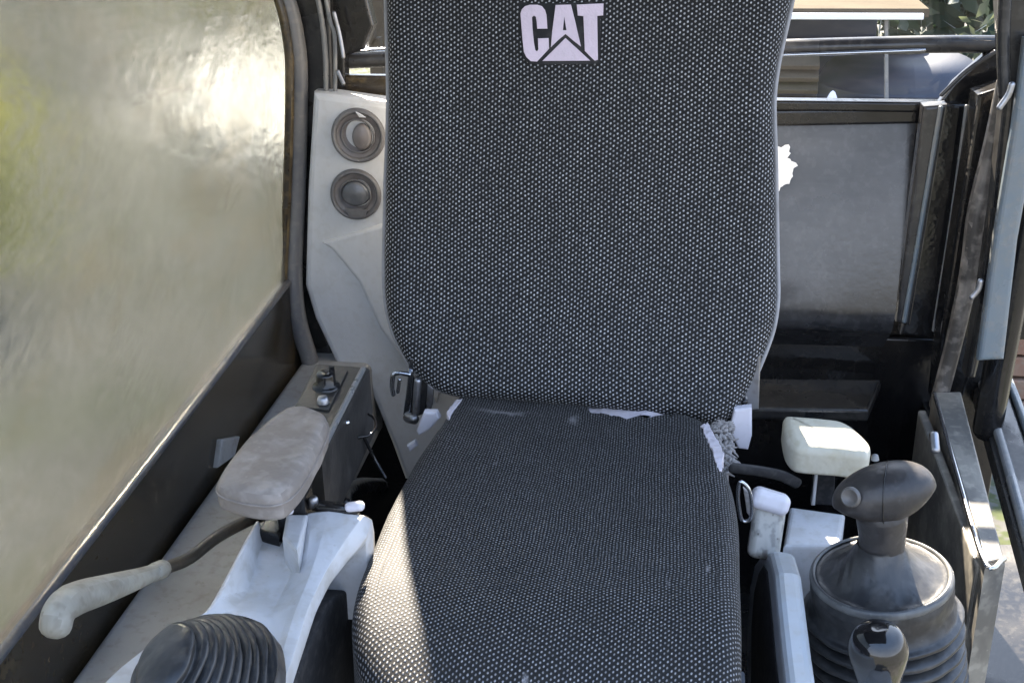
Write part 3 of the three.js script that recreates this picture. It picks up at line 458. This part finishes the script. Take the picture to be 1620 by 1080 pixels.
// ---------- switch box with its key ----------
{
  const o = thing('switch_box', 'black metal switch box with key barrel beside brown armrest', 'switch box', V(-0.27, 0.44, 0.28));
  const fr = FY(0.615);
  part('case', slabPix(fr, [[498, 573], [584, 579], [508, 724], [430, 712]], 0.095, 0.006), M.boxPaint, o);
  part('stand', box(-0.285, -0.262, 0.0, 0.53, 0.2, 0.3, 0.004), M.black, o);
  part('top_plate', slabPix(FY(0.618), [[505, 583], [550, 586], [520, 648], [466, 642]], 0.004, 0.001), M.boxPaint, o);
  part('edge_rail', tube([PY(574, 584, 0.617), PY(540, 650, 0.617), PY(504, 722, 0.617)], 0.0035, 30, 8), M.greyGlossy, o);
  const k = part('key_switch', lathe([[0, 0.018], [0.009, 0.018], [0.0105, 0.015], [0.011, 0.004], [0.015, 0.003], [0.016, 0]], PY(516, 612, 0.618), V(0, 1, 0)), M.black, o);
  part('key', slabPix(FZ(PY(516, 612, 0.618).z), [[520, 580], [528, 580], [530, 604], [520, 604]], 0.003, 0.0008), M.black, k);
  part('button', lathe([[0, 0.008], [0.005, 0.0075], [0.0065, 0.004], [0.007, 0]], PY(511, 637, 0.619), V(0, 1, 0), 20), M.steel, o);
  part('screw', lathe([[0, 0.003], [0.0025, 0.002], [0.003, 0]], PX(549, 668, PY(546, 650, 0.615).x + 0.001), V(1, 0, 0), 12), M.chrome, o);
  const wx = PY(560, 620, 0.615).x + 0.012;
  part('cable', tube([PX(583, 655, wx - 0.008), PX(592, 662, wx), PX(594, 676, wx + 0.004), PX(584, 688, wx), PX(566, 692, wx - 0.01)], 0.0016, 40, 8), M.black, o);
}
// ---------- brown armrest ----------
{
  const o = thing('armrest', 'worn brown padded armrest over the pale side ledge', 'armrest', PY(430, 740, 0.6));
  const fr = FY(0.655), O = outline(pix2([[450, 640], [482, 636], [513, 648], [517, 668], [507, 692], [490, 726], [470, 756], [446, 776], [412, 780], [372, 774], [344, 763], [342, 748], [364, 716], [394, 682], [426, 654]], fr), 160, 0.4);
  part('pad', pillow(fr, O, { thick: 0.03, R: 0.012, rings: 16, hf: (a, b) => 0.003 * (vnoise(a * 40, b * 40, 9) - 0.5) }), M.brownPad, o);
  { const c = O.reduce((s, p) => s.add(p), new THREE.Vector2()).multiplyScalar(1 / O.length); part('seam', new THREE.TubeGeometry(new THREE.CatmullRomCurve3(O.filter((_, k) => k % 4 === 0).map(p => at(fr, p.x + (p.x - c.x) * 0.004, p.y + (p.y - c.y) * 0.004, -0.0135)), true), 200, 0.0013, 6, true), M.brownPad, o); }
  part('arm', slab(FY(0.624), O.filter((_, k) => k % 8 === 0).map(p => p.clone().lerp(O.reduce((s, q) => s.add(q), new THREE.Vector2()).multiplyScalar(1 / O.length), 0.4)), 0.015, 0.004), M.black, o);
  part('arm_post', box(-0.262, -0.232, 0.44, 0.61, 0.40, 0.43, 0.004), M.black, o);
}
// ---------- safety lever ----------
{
  const z = (x, y, wx) => PX(x, y, wx);
  const o = thing('safety_lever', 'bent metal lever with a beige hand grip beside the side window', 'lever', z(390, 822, -0.335));
  part('rod', tube([z(440, 812, -0.31), z(400, 820, -0.325), z(345, 848, -0.338), z(300, 882, -0.348), z(262, 898, -0.352), z(215, 915, -0.355)], [0.0065, 0.0065, 0.0065, 0.0062, 0.006], 80, 12), M.leverRod, o);
  const g = part('grip', tube([z(250, 903, -0.353), z(215, 916, -0.355), z(165, 932, -0.358), z(126, 944, -0.36), z(104, 955, -0.36), z(92, 970, -0.36), z(87, 990, -0.36)], [0.0075, 0.0088, 0.0105, 0.012, 0.0132, 0.0138, 0.0125], 120, 24), M.creamGrip, o);
  part('collar', tube([z(256, 900, -0.353), z(244, 905, -0.353)], 0.0088, 10, 16), M.creamGrip, g);
  part('pivot', tube([z(440, 812, -0.31), z(470, 806, -0.295)], 0.012, 10, 12), M.black, o);
}
// ---------- left control console ----------
{
  const o = thing('control_console', 'pale grey control console with black rubber boot and no visible joystick', 'console', V(-0.23, 0, 0.55));
  const S = [ // rear to front; each: [px, py, height] across from the window side to the seat side
    [[401, 856, 0.50], [404, 826, 0.58], [409, 824, 0.582], [418, 848, 0.562], [462, 858, 0.562], [486, 812, 0.588], [520, 808, 0.592], [575, 815, 0.588], [588, 822, 0.575], [592, 842, 0.52]],
    [[388, 880, 0.50], [386, 858, 0.582], [392, 856, 0.584], [410, 872, 0.562], [464, 886, 0.560], [490, 838, 0.585], [515, 828, 0.588], [556, 840, 0.585], [580, 850, 0.57], [566, 890, 0.51]],
    [[366, 920, 0.50], [366, 896, 0.58], [373, 894, 0.582], [402, 904, 0.560], [456, 916, 0.556], [484, 888, 0.572], [500, 880, 0.578], [526, 886, 0.575], [548, 890, 0.56], [514, 916, 0.51]],
    [[344, 960, 0.50], [346, 934, 0.578], [354, 932, 0.58], [392, 936, 0.562], [442, 944, 0.558], [474, 924, 0.568], [486, 920, 0.572], [506, 922, 0.570], [522, 924, 0.556], [496, 948, 0.51]],
    [[316, 990, 0.50], [322, 970, 0.576], [332, 966, 0.578], [372, 962, 0.572], [428, 974, 0.566], [456, 968, 0.568], [468, 964, 0.570], [486, 966, 0.568], [500, 968, 0.554], [478, 996, 0.50]],
    [[240, 1040, 0.48], [248, 1012, 0.572], [262, 1004, 0.576], [340, 985, 0.572], [430, 1004, 0.566], [442, 1012, 0.566], [452, 1014, 0.568], [470, 1018, 0.566], [482, 1022, 0.55], [462, 1050, 0.49]],
    [[170, 1100, 0.46], [180, 1066, 0.568], [194, 1056, 0.572], [300, 1030, 0.570], [410, 1050, 0.566], [428, 1060, 0.565], [436, 1066, 0.566], [452, 1072, 0.564], [464, 1078, 0.545], [440, 1110, 0.48]],
    [[110, 1170, 0.46], [120, 1130, 0.566], [134, 1120, 0.57], [280, 1090, 0.568], [390, 1120, 0.565], [408, 1130, 0.564], [418, 1136, 0.565], [432, 1140, 0.562], [444, 1146, 0.54], [420, 1180, 0.47]]];
  const rows = S.map(r => r.map(p => PY(...p)));
  // finer skin: splines along the console and across it
  const along = rows[0].map((_, k) => new THREE.CatmullRomCurve3(rows.map(r => r[k]), false, 'catmullrom', 0.3).getPoints(70));
  const fine = Array.from({ length: 71 }, (_, i) => new THREE.CatmullRomCurve3(along.map(a => a[i]), false, 'catmullrom', 0.12).getPoints(108));
  const endRow = fine[0].map(p => V(p.x, 0.47, p.z + 0.004));
  part('housing', loft([endRow, ...fine]), M.plastic, o);
  part('side_panel', slabPix(FL(-0.199), [[590, 890], [560, 925], [524, 950], [490, 1020], [455, 1110], [440, 1240], [640, 1240], [640, 850]], 0.03, 0.004), M.darkCloth, o);
  part('pedestal', box(-0.29, -0.2, 0.0, 0.5, 0.42, 0.85, 0.01), M.charcoal, o);
  // raised step beside the bracket
  part('step', slabPix(FY(0.59), [[452, 812], [488, 812], [470, 872], [446, 846]], 0.04, 0.004), M.plastic, o);
  // rubber boot: folds stacked along a leaning axis
  const base = V(-0.236, 0.574, 0.698), axis = V(-0.22, 1, 0.28).normalize(), pr = [];
  const folds = 9; pr.push([0.085, -0.01]);
  for (let i = 0; i < folds; i++) { const r0 = 0.083 - i * 0.0056, h = i * 0.0082 - 0.0004 * i * i * 0.4; pr.push([r0, h], [r0 + 0.0006, h + 0.0028], [r0 - 0.003, h + 0.005], [r0 - 0.0095, h + 0.0052]); }
  pr.push([0.030, 0.0665], [0.024, 0.0705], [0.013, 0.0725], [0, 0.073]);
  const boot = part('rubber_boot', wobble(lathe(smoothProfile(pr, 260), base, axis, 72, 0.72, 1.12), 0.003, 31, 40), M.rubber, o);
}
// ---------- bracket and bolts behind the console ----------
{
  const o = thing('mounting_bracket', 'black mounting bracket with bolts at rear of pale left console', 'bracket', PY(460, 830, 0.5));
  part('plate', slabPix(FY(0.574), [[405, 838], [440, 846], [462, 812], [430, 806]], 0.05, 0.004), M.black, o);
  part('arm', tube([PY(455, 808, 0.59), PY(478, 792, 0.59), PY(505, 800, 0.592), PY(545, 805, 0.592), PY(562, 808, 0.590)], 0.006, 40, 10), M.black, o);
  part('bolt', tube([PY(495, 800, 0.59), PY(496, 790, 0.605)], 0.0045, 8, 10), M.steel, o);
  part('bolt', tube([PY(552, 802, 0.597), PY(570, 800, 0.60)], 0.005, 8, 10), M.tab, o);
  part('bolt', tube([PY(454, 803, 0.592), PY(458, 808, 0.596)], 0.004, 8, 10), M.tab, o);
  part('hose', tube([PY(600, 770, 0.40), PY(570, 770, 0.43), PY(545, 780, 0.46), PY(540, 800, 0.48)], 0.012, 40, 10), M.black, o);
  part('cable', tube([PY(575, 690, 0.55), PY(592, 725, 0.52), PY(610, 756, 0.5)], 0.002, 30, 8), M.black, o);
}
// ---------- right armrest ----------
{
  const o = thing('armrest', 'cream padded armrest on a grey post behind the joystick', 'armrest', V(0.3, 0.36, 0.1));
  const fr = frameOf(V(0, 0.515, 0), V(1, 0, 0), V(0, 0.12, -1).normalize());
  const O = outline(pix2([[1240, 656], [1262, 654], [1325, 660], [1352, 672], [1378, 698], [1374, 716], [1330, 712], [1264, 706], [1246, 690]], fr), 140, 0.35);
  part('pad', pillow(fr, O, { thick: 0.042, R: 0.012, rings: 14 }), M.cream, o);
  part('post', slabPix(FZ(0.03), [[1288, 735], [1322, 738], [1320, 800], [1284, 798]], 0.012, 0.002), M.charcoal, o);
  part('post_edge', slabPix(FZ(0.033), [[1290, 738], [1296, 738], [1290, 800], [1284, 800]], 0.014, 0.002), M.plastic, o);
}
// ---------- right control console ----------
{
  const o = thing('control_console', 'pale grey control console with dark joystick on ribbed rubber boot', 'console', V(0.33, 0, 0.28));
  part('rear_box', slabPix(FY(0.43), [[1250, 800], [1338, 812], [1330, 862], [1240, 862]], 0.1, 0.006), M.plastic, o);
  part('housing', slab(FR(0.235), [[0.02, 0.02], [0.55, 0.02], [0.58, 0.28], [0.50, 0.31], [0.40, 0.32], [0.32, 0.325], [0.24, 0.325], [0.17, 0.32], [0.13, 0.30], [0.10, 0.25]].map(p => new THREE.Vector2(...p)), 0.19, 0.014), M.plastic, o);
  // rim plate and its dark inset toward the seat
  const rimPix = [[1182, 1090], [1183, 990], [1187, 920], [1194, 888], [1206, 871], [1218, 873], [1226, 905], [1231, 960], [1238, 1030], [1247, 1110], [1258, 1210], [1258, 1600], [1100, 1600]];
  part('side_rim', slabPix(FR(0.226), rimPix, 0.028, 0.009), M.plasticBlue, o);
  part('side_inset', slabPix(FR(0.2245), [[1188, 1090], [1189, 990], [1193, 935], [1200, 905], [1207, 893], [1213, 903], [1218, 950], [1225, 1030], [1234, 1110], [1244, 1210], [1244, 1560], [1120, 1560]], 0.01, 0.003), M.darkCloth, o);
  // boot and joystick
  const base = PZ(1397, 1010, 0.3), top = PZ(1394, 905, 0.3), axis = top.clone().sub(base).normalize(); axis.z = 0.02; axis.normalize();
  const B = top.clone().addScaledVector(axis, -0.09);
  const prof = [[0.09, -0.08]];
  for (let i = 0; i < 8; i++) { const r = 0.0885 - i * 0.0011, h = -0.072 + i * 0.0158; prof.push([r - 0.010, h - 0.005], [r - 0.001, h], [r, h + 0.005], [r - 0.006, h + 0.0085]); }
  prof.push([0.0715, 0.058], [0.072, 0.068], [0.0715, 0.078], [0.0695, 0.085], [0.066, 0.0885], [0.059, 0.0895], [0.051, 0.093], [0.041, 0.1], [0.031, 0.110], [0.0235, 0.122], [0.0225, 0.126]);
  const boot = part('rubber_boot', wobble(lathe(smoothProfile(prof, 260), B, axis, 80), 0.0022, 37, 40), M.rubber, o);
  part('boot_collar', lathe(smoothProfile([[0.066, 0.0895], [0.0685, 0.091], [0.0715, 0.088], [0.0722, 0.084], [0.0705, 0.081]], 24), B, axis, 72), M.collar, boot);
  const neckTop = PZ(1396, 838, 0.3);
  const joy = part('joystick', tube([top.clone().addScaledVector(axis, 0.0), top.clone().lerp(neckTop, 0.35), neckTop, neckTop.clone().addScaledVector(axis, 0.02)], [0.0245, 0.0225, 0.0235, 0.026], 50, 24), M.grip, o);
  // egg-shaped head, its long side across the lever
  const hc = PZ(1398, 779, 0.3), hg = new THREE.SphereGeometry(1, 56, 40), q = hg.attributes.position;
  for (let i = 0; i < q.count; i++) { let x = q.getX(i), y = q.getY(i), z = q.getZ(i); const w = 0.0515, hh = 0.0285 * (1 + 0.1 * x), d = 0.032 * (1 + 0.06 * x); y = Math.sign(y) * Math.pow(Math.abs(y), y > 0 ? 0.82 : 0.95); q.setXYZ(i, Math.sign(x) * Math.pow(Math.abs(x), 0.9) * w * (y < 0 ? 1 + 0.42 * y : 1 - 0.04 * y), y * hh - 0.006 * (x < 0 ? x * x : 0) * 0 - 0.004 * Math.max(0, -x), z * d); }
  hg.rotateZ(0.27); hg.translate(hc.x, hc.y, hc.z); hg.computeVertexNormals();
  const head = part('joystick_head', hg, M.grip, joy);
  part('seam', (() => { const g = new THREE.TorusGeometry(1, 0.02, 6, 60); g.rotateY(Math.PI / 2 - 0.25); g.scale(0.0325, 0.0315, 0.0335); g.rotateZ(0.1); g.translate(hc.x + 0.003, hc.y, hc.z); return g; })(), M.black, head);
  const bc = PZ(1347, 786, 0.323);
  part('button', lathe([[0, 0.001], [0.006, 0.0015], [0.0078, 0.004], [0.0095, 0.004], [0.0105, 0.0]], bc, V(-0.55, 0.25, 0.8), 24), M.button, head);
  part('nub', lathe([[0, 0.006], [0.003, 0.005], [0.004, 0]], PZ(1385, 727, 0.3), V(-0.1, 1, 0), 14), M.greyGlossy, head);
}
// ---------- black ball-topped lever ----------
{
  const b = PZ(1390, 1035, 0.42), o = thing('knob_lever', 'short lever with glossy black knob in front of ribbed boot', 'lever', b.clone().add(V(0.004, -0.42, 0.02)));
  const kn = part('knob', lathe(smoothProfile([[0.0155, -0.07], [0.0165, -0.055], [0.021, -0.03], [0.0268, -0.004], [0.0278, 0.010], [0.0225, 0.024], [0.011, 0.031], [0, 0.032]], 60), b, V(-0.12, 1, 0.05), 40), M.knob, o);
  part('rod', tube([b.clone().add(V(0.003, -0.065, 0)), b.clone().add(V(0.006, -0.25, 0.01)), b.clone().add(V(0.006, -0.42, 0.02))], 0.006, 20, 10), M.steel, o);
}
// ---------- seat belt buckle ----------
{
  const o = thing('seat_belt_buckle', 'seat belt buckle with pale casing and metal loop right of cushion', 'seat belt', V(0.22, 0.36, 0.17));
  part('casing', (() => { const g = new RoundedBoxGeometry(0.036, 0.075, 0.026, 4, 0.009); g.rotateZ(-0.12); g.rotateX(-0.5); const c = PZ(1214, 832, 0.19); g.translate(c.x, c.y, c.z); return g; })(), M.buckle, o);
  part('casing_cap', (() => { const g = new RoundedBoxGeometry(0.043, 0.024, 0.032, 4, 0.009); g.rotateZ(-0.25); g.rotateX(-0.4); const c = PZ(1219, 792, 0.185); g.translate(c.x, c.y, c.z); return g; })(), M.tab, o);
  const L = [[1172, 762], [1184, 772], [1190, 800], [1186, 822], [1176, 824], [1170, 806], [1168, 778]].map(p => PZ(p[0], p[1], 0.2));
  part('loop', new THREE.TubeGeometry(new THREE.CatmullRomCurve3(L, true), 80, 0.0022, 8, true), M.chrome, o);
  part('strap', slabPix(FZ(0.19), [[1176, 772], [1186, 780], [1200, 792], [1210, 800], [1196, 830], [1182, 812]], 0.006, 0.002), M.fluff, o);
  part('strap', tube([PZ(1160, 740, 0.12), PZ(1200, 745, 0.11), PZ(1235, 752, 0.09), PZ(1262, 765, 0.07)], 0.007, 30, 8, 0.4), M.darkCloth, o);
}
// ---------- cover box by the door ----------
{
  const o = thing('cover_box', 'dusty grey metal cover box with bright worn edges beside door opening', 'box', V(0.48, 0, 0.0));
  const fr = FY(0.45);
  const b = part('case', slabPix(fr, [[1476, 618], [1522, 618], [1592, 886], [1560, 892]], 0.43, 0.006), M.coverSide, o);
  part('top_plate', slabPix(FY(0.4535), [[1480, 620], [1520, 621], [1588, 882], [1562, 888]], 0.003, 0.0012), M.coverSide, o);
  part('edge_strip', tube([PY(1479, 622, 0.453), PY(1515, 750, 0.453), PY(1559, 889, 0.453), PY(1590, 884, 0.453)], 0.0028, 80, 8), M.chrome, o);
  part('side_plate', slab(FR(PY(1520, 750, 0.45).x - 0.016), (() => { const a = PY(1485, 640, 0.45).z, c = PY(1556, 880, 0.45).z; return [[a, 0.44], [c - 0.01, 0.43], [c - 0.012, 0.02], [a, 0.02]].map(p => new THREE.Vector2(...p)); })(), 0.012, 0.003), M.coverSide, o);
  part('catch', tube([PX(1478, 688, 0.44), PX(1480, 712, 0.44)], 0.006, 10, 10), M.steel, o);
}
// ---------- outside, beyond the windows ----------
{
  // low open shed: roof seen from above, dark inside
  const s = thing('shed', 'low open shed with tan roof, white fascia and louvred side behind rear window', 'shed', V(0.4, -0.55, -3.2));
  const fz = -2.9, f0 = PZ(1200, 28, fz), f1 = PZ(1462, 20, fz);
  const rf = part('roof', slab(FY(f0.y + 0.03), [[-0.3, 2.91], [f1.x + 0.02, 2.91], [f1.x + 0.05, 4.3], [-0.3, 4.3]].map(p => new THREE.Vector2(...p)), 0.03, 0.004), M.tan, s);
  part('fascia', box(-0.3, f1.x, f0.y - 0.004, f0.y + 0.016, fz - 0.01, fz + 0.012, 0.003), M.sheet, rf);
  part('back_wall', box(-0.3, f1.x, -0.55, f0.y - 0.01, -3.9, -3.85, 0.005), M.navy, s);
  part('side_wall', box(-0.3, PZ(1293, 120, fz).x, -0.55, 0.26, fz - 0.06, fz - 0.02, 0.005), M.tan, s);
  for (let i = 0; i < 5; i++) { const g = box(-0.3, PZ(1295, 120, fz).x, -0.01, 0.01, -0.02, 0.045, 0.004); g.rotateX(0.5); g.translate(0, 0.28 + i * 0.042, fz - 0.01); part('louvre', g, M.tan, s); }
  part('post', slabPix(FZ(fz - 0.03), [[1400, 28], [1406, 28], [1407, 330], [1401, 330]], 0.02, 0.003), M.greyGlossy, s);
  const t = thing('water_tank', 'dark blue plastic tank under tan shed roof', 'tank', V(0.95, -0.55, -3.35));
  part('body', lathe(smoothProfile([[0, 0.96], [0.22, 0.94], [0.3, 0.86], [0.31, 0.75], [0.3, 0.1], [0.27, 0]], 40), V(0.95, -0.55, -3.35), V(0, 1, 0)), M.navy, t);
  part('cap', lathe([[0, 1.0], [0.07, 1.0], [0.08, 0.98], [0.08, 0.92]], V(0.95, -0.55, -3.35), V(0, 1, 0)), M.black, t);
  const wp = PZ(1316, 170, -2.7), w = thing('white_sack', 'white sack standing in front of tan louvred shed', 'sack', V(wp.x, -0.55, -2.7));
  { const g = new THREE.SphereGeometry(1, 32, 20), q = g.attributes.position; for (let i = 0; i < q.count; i++) { const y = q.getY(i), k = 0.85 + 0.3 * vnoise(q.getX(i) * 3 + 9, y * 3 + q.getZ(i) * 2 + 9, 4), nar = y > 0 ? 1 - 0.55 * y : 1; q.setXYZ(i, q.getX(i) * 0.11 * k * nar, y * (wp.y + 0.57) * 0.53, q.getZ(i) * 0.11 * k * nar); } g.translate(wp.x, (wp.y - 0.55) / 2 + 0.02, -2.7); g.computeVertexNormals(); part('cloth', g, M.tab, w); }
  const leafyBush = (label, p, R, m, n, sd, sy = 1, lf = 1) => {
    const o = thing('shrub', label, 'shrub', p, 'shrubs in the yard'), pos = [], nor = []; seed = sd;
    for (let i = 0; i < n; i++) {
      const a = rnd() * 2 * Math.PI, cz = rnd() * 2 - 0.7, sn = Math.sqrt(Math.max(0, 1 - Math.min(1, cz * cz))), r = R * Math.pow(rnd(), 0.4) * (0.7 + 0.5 * vnoise(a * 2, cz * 3, sd));
      const c = V(p.x + Math.cos(a) * sn * r, p.y + Math.max(0.03, R * 0.75 + cz * r) * sy, p.z + Math.sin(a) * sn * r), u = V(rnd() - 0.5, rnd() - 0.5, rnd() - 0.5).normalize(), v = u.clone().cross(V(rnd() - 0.5, rnd() - 0.5, rnd() - 0.5)).normalize(), L = (0.035 + 0.03 * rnd()) * lf, N = u.clone().cross(v);
      const A = c.clone().addScaledVector(u, L), B = c.clone().addScaledVector(v, L * 0.4), C = c.clone().addScaledVector(u, -L), D = c.clone().addScaledVector(v, -L * 0.4);
      for (const q of [A, B, C, A, C, D]) { pos.push(q.x, q.y, q.z); nor.push(N.x, N.y, N.z); }
    }
    const g = new THREE.BufferGeometry(); g.setAttribute('position', new THREE.Float32BufferAttribute(pos, 3)); g.setAttribute('normal', new THREE.Float32BufferAttribute(nor, 3));
    part('foliage', g, m, o);
    const st = []; for (let i = 0; i < 5; i++) st.push(tube([p.clone(), p.clone().add(V((rnd() - 0.5) * R * 0.4, R * 0.5 * sy, (rnd() - 0.5) * R * 0.4)), p.clone().add(V((rnd() - 0.5) * R * 1.2, R * 1.2 * sy, (rnd() - 0.5) * R * 1.2))], [0.014, 0.009, 0.004], 10, 6));
    part('stem', weld(st), M.bark, o);
  };
  leafyBush('pale dry shrub behind rear window corner', V(2.0, -0.55, -4.2), 0.8, M.leafPale, 2600, 3);
  leafyBush('dense dark green shrub behind shed and pale shrub', V(2.3, -0.55, -6.4), 1.7, M.leafDark, 9000, 5, 1, 1.8);
  leafyBush('bright yellow green shrub outside side window', V(-2.9, -0.55, -3.0), 0.44, M.leafYellow, 2600, 8, 1.5);
  leafyBush('small yellow shrub far outside the side window', hit(350, 22, FY(-0.55)), 0.5, M.leafYellow, 1500, 12);
  leafyBush('large dark green shrub far outside the side window', hit(60, 90, FY(-0.55)), 1.4, M.leafDark, 2400, 21);
  const tp = thing('plank', 'tan plank leaning outside rear window by black pillar', 'plank', V(-0.95, -0.55, -2.6));
  part('board', slabPix(FZ(-2.4), [[545, -60], [570, -60], [592, 60], [586, 72], [574, 55]], 0.04, 0.004), M.tan, tp);
  part('foot', slabPix(FZ(-2.42), [[586, 60], [600, 60], [640, 420], [620, 420]], 0.04, 0.004), M.tan, tp);
  const pt = thing('fence_post', 'tan square post outside rear window beside leaning plank', 'post', V(-0.85, -0.55, -2.9));
  part('shaft', slabPix(FZ(-2.8), [[574, -120], [600, -120], [625, 400], [598, 400]], 0.1, 0.006), M.tan, pt);
  part('cap', slabPix(FZ(-2.79), [[570, -130], [604, -130], [604, -118], [570, -118]], 0.12, 0.006), M.tan, pt);
  // added white sheeting, laid in the sun to make the side window glare
  const sc = hit(395, 150, FY(-0.5)), sp = thing('glare_sheet', 'added white sheeting on the ground that makes the glare in dusty side window', 'sheeting', V(sc.x, -0.55, sc.z));
  { const fr = FY(-0.42), O = outline(pix2([[322, 138], [336, 100], [365, 102], [388, 68], [430, 60], [500, 90], [510, 205], [448, 228], [425, 214], [402, 226], [376, 210], [352, 196], [330, 172], [340, 152]], fr), 120, 0.5); part('sheet', pillow(fr, O, { thick: 0.14, R: 0.05, rings: 24, hf: (a, b) => 0.14 * (fbm(a * 3, b * 3, 71, 0, 4) - 0.5) }), M.sheet, sp); }
  // bricks by the door
  const bk = thing('brick_stack', 'stack of orange bricks on the ground outside the door', 'bricks', V(1.25, -0.55, -2.2));
  for (let j = 0; j < 5; j++) for (let i = 0; i < 3; i++) part('brick', box(1.08 + i * 0.235 + (j % 2) * 0.05, 1.30 + i * 0.235 + (j % 2) * 0.05, -0.55 + j * 0.075, -0.485 + j * 0.075, -2.3 + 0.01 * hash(i, j, 3), -2.19 + 0.01 * hash(i, j, 4), 0.006), M.brick, bk);
}
scene.traverse(o => { if (o.isMesh) { o.castShadow = true; o.receiveShadow = true; } });
const renderer = new THREE.WebGLRenderer({ antialias: true });
renderer.setSize(1024, 682);
renderer.shadowMap.enabled = true; renderer.shadowMap.type = THREE.PCFSoftShadowMap;
renderer.toneMapping = THREE.LinearToneMapping; renderer.toneMappingExposure = EXPOSURE;
renderer.render(scene, camera);
